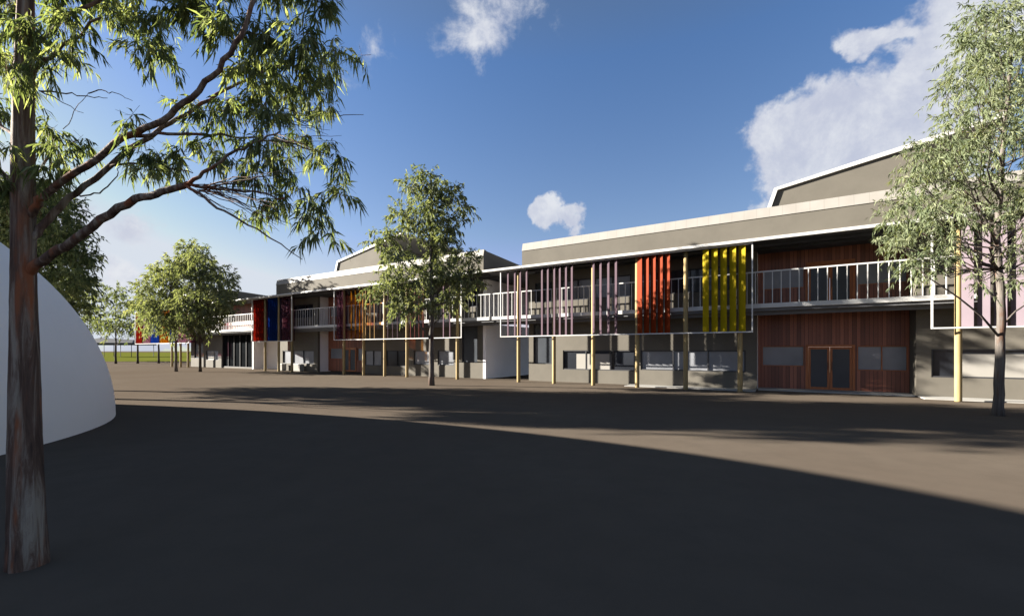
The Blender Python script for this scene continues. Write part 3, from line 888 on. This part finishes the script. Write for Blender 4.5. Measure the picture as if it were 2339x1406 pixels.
# ---------------------------------------------------------------- the big gum tree, near left
def gum():
    rng = np.random.default_rng(5)
    Y0 = 3.57
    base = at(60, 1290, Y0); base.z = 0
    T = thing('gum_tree', 'big gum tree close by on the left with peeling brown bark and long drooping leaves', 'tree', base)
    mb = MB()
    tp = [(62, 1300), (61, 1240), (59, 1150), (57, 1050), (56, 950), (56, 850), (55, 750), (54, 650), (53, 560), (53, 480), (52, 400), (52, 300), (53, 200), (55, 100), (58, 0), (62, -120)]
    tw = [37, 33, 30, 27.5, 26, 24.5, 23, 21.5, 20.5, 20, 19.5, 18.5, 17.5, 16, 14, 11]
    pts = [at(x, y, Y0) for x, y in tp]
    pts[0].z = -0.03
    rings = []
    # fluted trunk: uneven ribs of bark
    seg = 40
    b = len(mb.v)
    K = 60
    zs = np.linspace(0, len(pts) - 1.001, K)
    ph = rng.uniform(0, 6.28, 8)
    for i, zq in enumerate(zs):
        j = int(zq); t = zq - j
        c = pts[j].lerp(pts[j + 1], t)
        r = (tw[j] * (1 - t) + tw[j + 1] * t) * Y0 / 1000
        for s in range(seg):
            a = 2 * math.pi * s / seg
            f = 1 + 0.035 * math.sin(3 * a + ph[0] + zq * .5) + 0.03 * math.sin(7 * a + ph[1] - zq * .35) + 0.022 * math.sin(13 * a + ph[2] + zq * .6) + 0.012 * rng.normal()
            mb.v.append((c.x + r * f * math.cos(a), c.y + r * f * math.sin(a), c.z))
    for i in range(K - 1):
        for s in range(seg):
            s2 = (s + 1) % seg
            mb.f.append((b + i * seg + s, b + i * seg + s2, b + (i + 1) * seg + s2, b + (i + 1) * seg + s))

    def limb(line, w0, w1, seg=10):
        lp = [at(x, y, Y0 + d) for x, y, d in line]
        q = []
        for i in range(len(lp) - 1):
            for j in range(4):
                q.append(lp[i].lerp(lp[i + 1], j / 4) + Vector(rng.normal(size=3)) * 0.006)
        q.append(lp[-1])
        n = len(q) - 1
        mb.tube(q, [(w0 + (w1 - w0) * i / n) * 0.66 * Y0 / 1000 for i in range(n + 1)], seg)
    # (x, y, depth offset), half widths in photo pixels at trunk distance
    limb([(62, 500, 0), (90, 455, -.05), (125, 425, -.1), (200, 378, -.2), (285, 312, -.3), (370, 275, -.35), (440, 222, -.4), (500, 160, -.45), (550, 80, -.5), (580, 0, -.5)], 13, 6)
    limb([(62, 560, 0), (90, 520, .05), (130, 480, .1), (175, 440, .15), (260, 370, .25), (340, 310, .3), (405, 272, .35), (480, 225, .4), (545, 190, .45), (640, 150, .5)], 13, 4)
    limb([(60, 625, 0), (95, 595, -.03), (150, 560, -.1), (230, 502, -.2), (310, 456, -.3), (370, 437, -.35), (430, 420, -.4)], 17, 9)
    limb([(430, 420, -.4), (480, 385, -.42), (530, 350, -.45), (580, 325, -.5), (640, 300, -.5)], 6, 2, 7)
    limb([(430, 420, -.4), (500, 432, -.35), (580, 440, -.3), (650, 452, -.3)], 5, 2, 7)
    limb([(425, 424, -.4), (480, 460, -.45), (550, 505, -.5), (620, 545, -.55), (690, 592, -.6)], 5, 1, 6)
    limb([(290, 310, -.3), (360, 306, -.2), (450, 306, -.1), (560, 312, 0), (650, 325, .1), (740, 350, .15)], 6, 2, 7)
    limb([(500, 250, .4), (560, 257, .4), (660, 264, .45), (740, 264, .5), (830, 262, .5)], 4, 1, 6)
    limb([(250, 378, .2), (310, 372, .25), (390, 385, .3), (440, 395, .35)], 5, 2, 6)
    limb([(180, 448, .15), (225, 440, .1), (262, 410, .0), (275, 380, 0)], 3, 1.2, 5)
    limb([(92, 205, 0), (150, 213, .1), (200, 221, .2), (245, 224, .3)], 3, 1, 5)
    limb([(92, 208, 0), (130, 228, -.1), (190, 258, -.2)], 2.5, 0.7, 5)
    limb([(200, 212, .2), (230, 205, .2), (270, 215, .2), (302, 230, .2)], 2.2, 0.8, 5)
    limb([(145, 295, .1), (180, 240, .2), (202, 212, .2)], 1.3, 0.8, 5)
    limb([(52, 330, 0), (20, 300, .1), (-40, 250, .2), (-120, 180, .3)], 8, 3, 7)
    limb([(50, 470, 0), (10, 400, .2), (-50, 340, .3), (-130, 300, .3)], 10, 4, 7)
    limb([(58, 420, 0), (90, 390, .4), (130, 340, .7), (180, 320, .9)], 6, 2, 7)
    limb([(56, 180, 0), (100, 140, -.1), (160, 90, -.2), (230, 40, -.3)], 8, 3, 7)
    limb([(56, 120, 0), (150, 40, .1), (260, -20, .2), (360, -30, .2), (450, -20, .3)], 8, 3, 7)
    limb([(148, 340, .6), (146, 410, .5), (150, 450, .3)], 1.5, 1, 5)
    for _ in range(26):                              # bare twigs fanning from the low limb
        x0, y0 = 430 + rng.uniform(0, 60), 425 + rng.uniform(-8, 12)
        a = rng.uniform(-0.25, 0.62)
        ln = rng.uniform(90, 240)
        dz = rng.uniform(-.35, .35)
        limb([(x0, y0, -.4), (x0 + ln * .5 * math.cos(a), y0 + ln * .5 * math.sin(a) - 4, -.4 + dz * .5), (x0 + ln * math.cos(a), y0 + ln * math.sin(a), -.4 + dz)], 1.6, 0.5, 4)
    for _ in range(24):
        x0, y0 = rng.uniform(540, 700), rng.uniform(240, 330)
        a = rng.uniform(-0.2, 0.5)
        ln = rng.uniform(60, 150)
        limb([(x0, y0, .1), (x0 + ln * math.cos(a), y0 + ln * math.sin(a), .1 + rng.uniform(-.2, .2))], 1.4, 0.5, 4)
    # leaf masses: x, y, radius (px), weight
    B = [(30, 165, 40), (75, 160, 38), (120, 150, 36), (165, 140, 36), (10, 150, 40), (40, 210, 22), (95, 180, 22),
         (345, 120, 36), (380, 125, 34), (310, 118, 30), (390, 150, 18),
         (560, 160, 46), (620, 165, 50), (680, 165, 50), (735, 165, 42), (590, 205, 42), (650, 215, 46), (700, 215, 40), (745, 205, 28), (560, 240, 36), (610, 255, 40),
         (660, 265, 34), (720, 255, 26), (760, 262, 18), (440, 250, 30), (480, 262, 34), (520, 235, 34), (405, 250, 18), (500, 290, 28),
         (600, 330, 38), (650, 345, 40), (560, 335, 28), (690, 320, 28), (620, 375, 34), (560, 390, 32), (530, 380, 24), (585, 415, 32), (650, 385, 28),
         (750, 350, 30), (780, 375, 26), (715, 365, 24), (770, 405, 18), (770, 445, 28), (735, 465, 26), (790, 455, 14), (700, 470, 26), (640, 470, 36), (600, 480, 34), (680, 440, 26),
         (720, 505, 32), (690, 505, 22), (745, 545, 20), (715, 545, 16), (570, 505, 24),
         (320, 355, 32), (355, 375, 32), (395, 385, 30), (300, 390, 22), (420, 355, 24), (340, 405, 24), (385, 345, 20), (460, 340, 28), (490, 345, 26), (475, 375, 20), (430, 310, 16),
         (110, 310, 34), (90, 345, 34), (130, 345, 30), (175, 330, 26), (200, 355, 22), (110, 390, 34), (150, 385, 24), (85, 290, 24), (125, 420, 26),
         (10, 280, 30), (5, 350, 34), (0, 430, 36), (15, 480, 24), (300, 270, 12), (292, 295, 14), (-30, 240, 50), (-60, 330, 60),
         (60, 80, 60), (150, 60, 60), (250, 30, 60), (340, 50, 60), (430, 20, 70), (520, 70, 70), (600, 90, 70), (690, 95, 60), (760, 120, 34), (830, 135, 18), (480, -60, 80), (620, -40, 90),
         (20, 20, 70), (120, -40, 80), (260, -60, 80), (380, -80, 80), (730, 10, 60), (-40, 120, 60)]
    blobs = []
    for (x, y, r) in B:
        dy = rng.uniform(-0.55, 0.75)
        blobs.append((tuple(at(x, y - 10, Y0 + dy)), 0.74 * r * (Y0 + dy) / 1000))
    Ps = sprays(blobs, rng, 1300, 0.12, 13, 0.10, 0.0145, 1.15, mb, 0.0012, out=0.6)
    P, D, LL, WW, TT = Ps
    # lens leaves in two halves for a curved blade
    link('crown', leaf_mesh('crown', P, D, LL, WW, TT, rng, bend=0.3, org=tuple(base)), M['leaf_near'], T)
    mb.build('trunk', M['bark_near'], T, tuple(base), smooth=True)
gum()

# ---------------------------------------------------------------- far background
Yb = 120.0
def shelter():
    a, b = at(205, 783, Yb), at(330, 783, Yb)
    org = Vector(((a.x + b.x) / 2, Yb, 0))
    T = thing('shade_shelter', 'low dark open shelter roof far across the lawn', 'shelter', org)
    x0, x1, ze = a.x - org.x, b.x - org.x, a.z
    rf = MB().add([(x0, -4, ze), (x1, -4, ze), (x1, 4, ze), (x0, 4, ze), (x0 + 3, 0, ze + 1.5), (x0 + 6, 0, ze + 1.2), (x1 - 3, 0, ze + 0.9),
                   (x0, -4, ze - .55), (x1, -4, ze - .55), (x1, 4, ze - .55), (x0, 4, ze - .55)],
                  [(0, 1, 6, 5, 4), (1, 2, 6), (2, 3, 4, 5, 6), (3, 0, 4), (7, 8, 1, 0), (8, 9, 2, 1), (9, 10, 3, 2), (10, 7, 0, 3), (10, 9, 8, 7)])
    rf.build('roof', M['dark'], T)
    pm = MB().tube([(0, 0, 0), (0, 0, ze - 0.25)], 0.07, 8).mesh('post')
    for i in range(4):
        for s in (-3.6, 3.6):
            link('post', pm, M['dark'], T, (x0 + 0.5 + (x1 - x0 - 1) * i / 3, s, 0))
shelter()
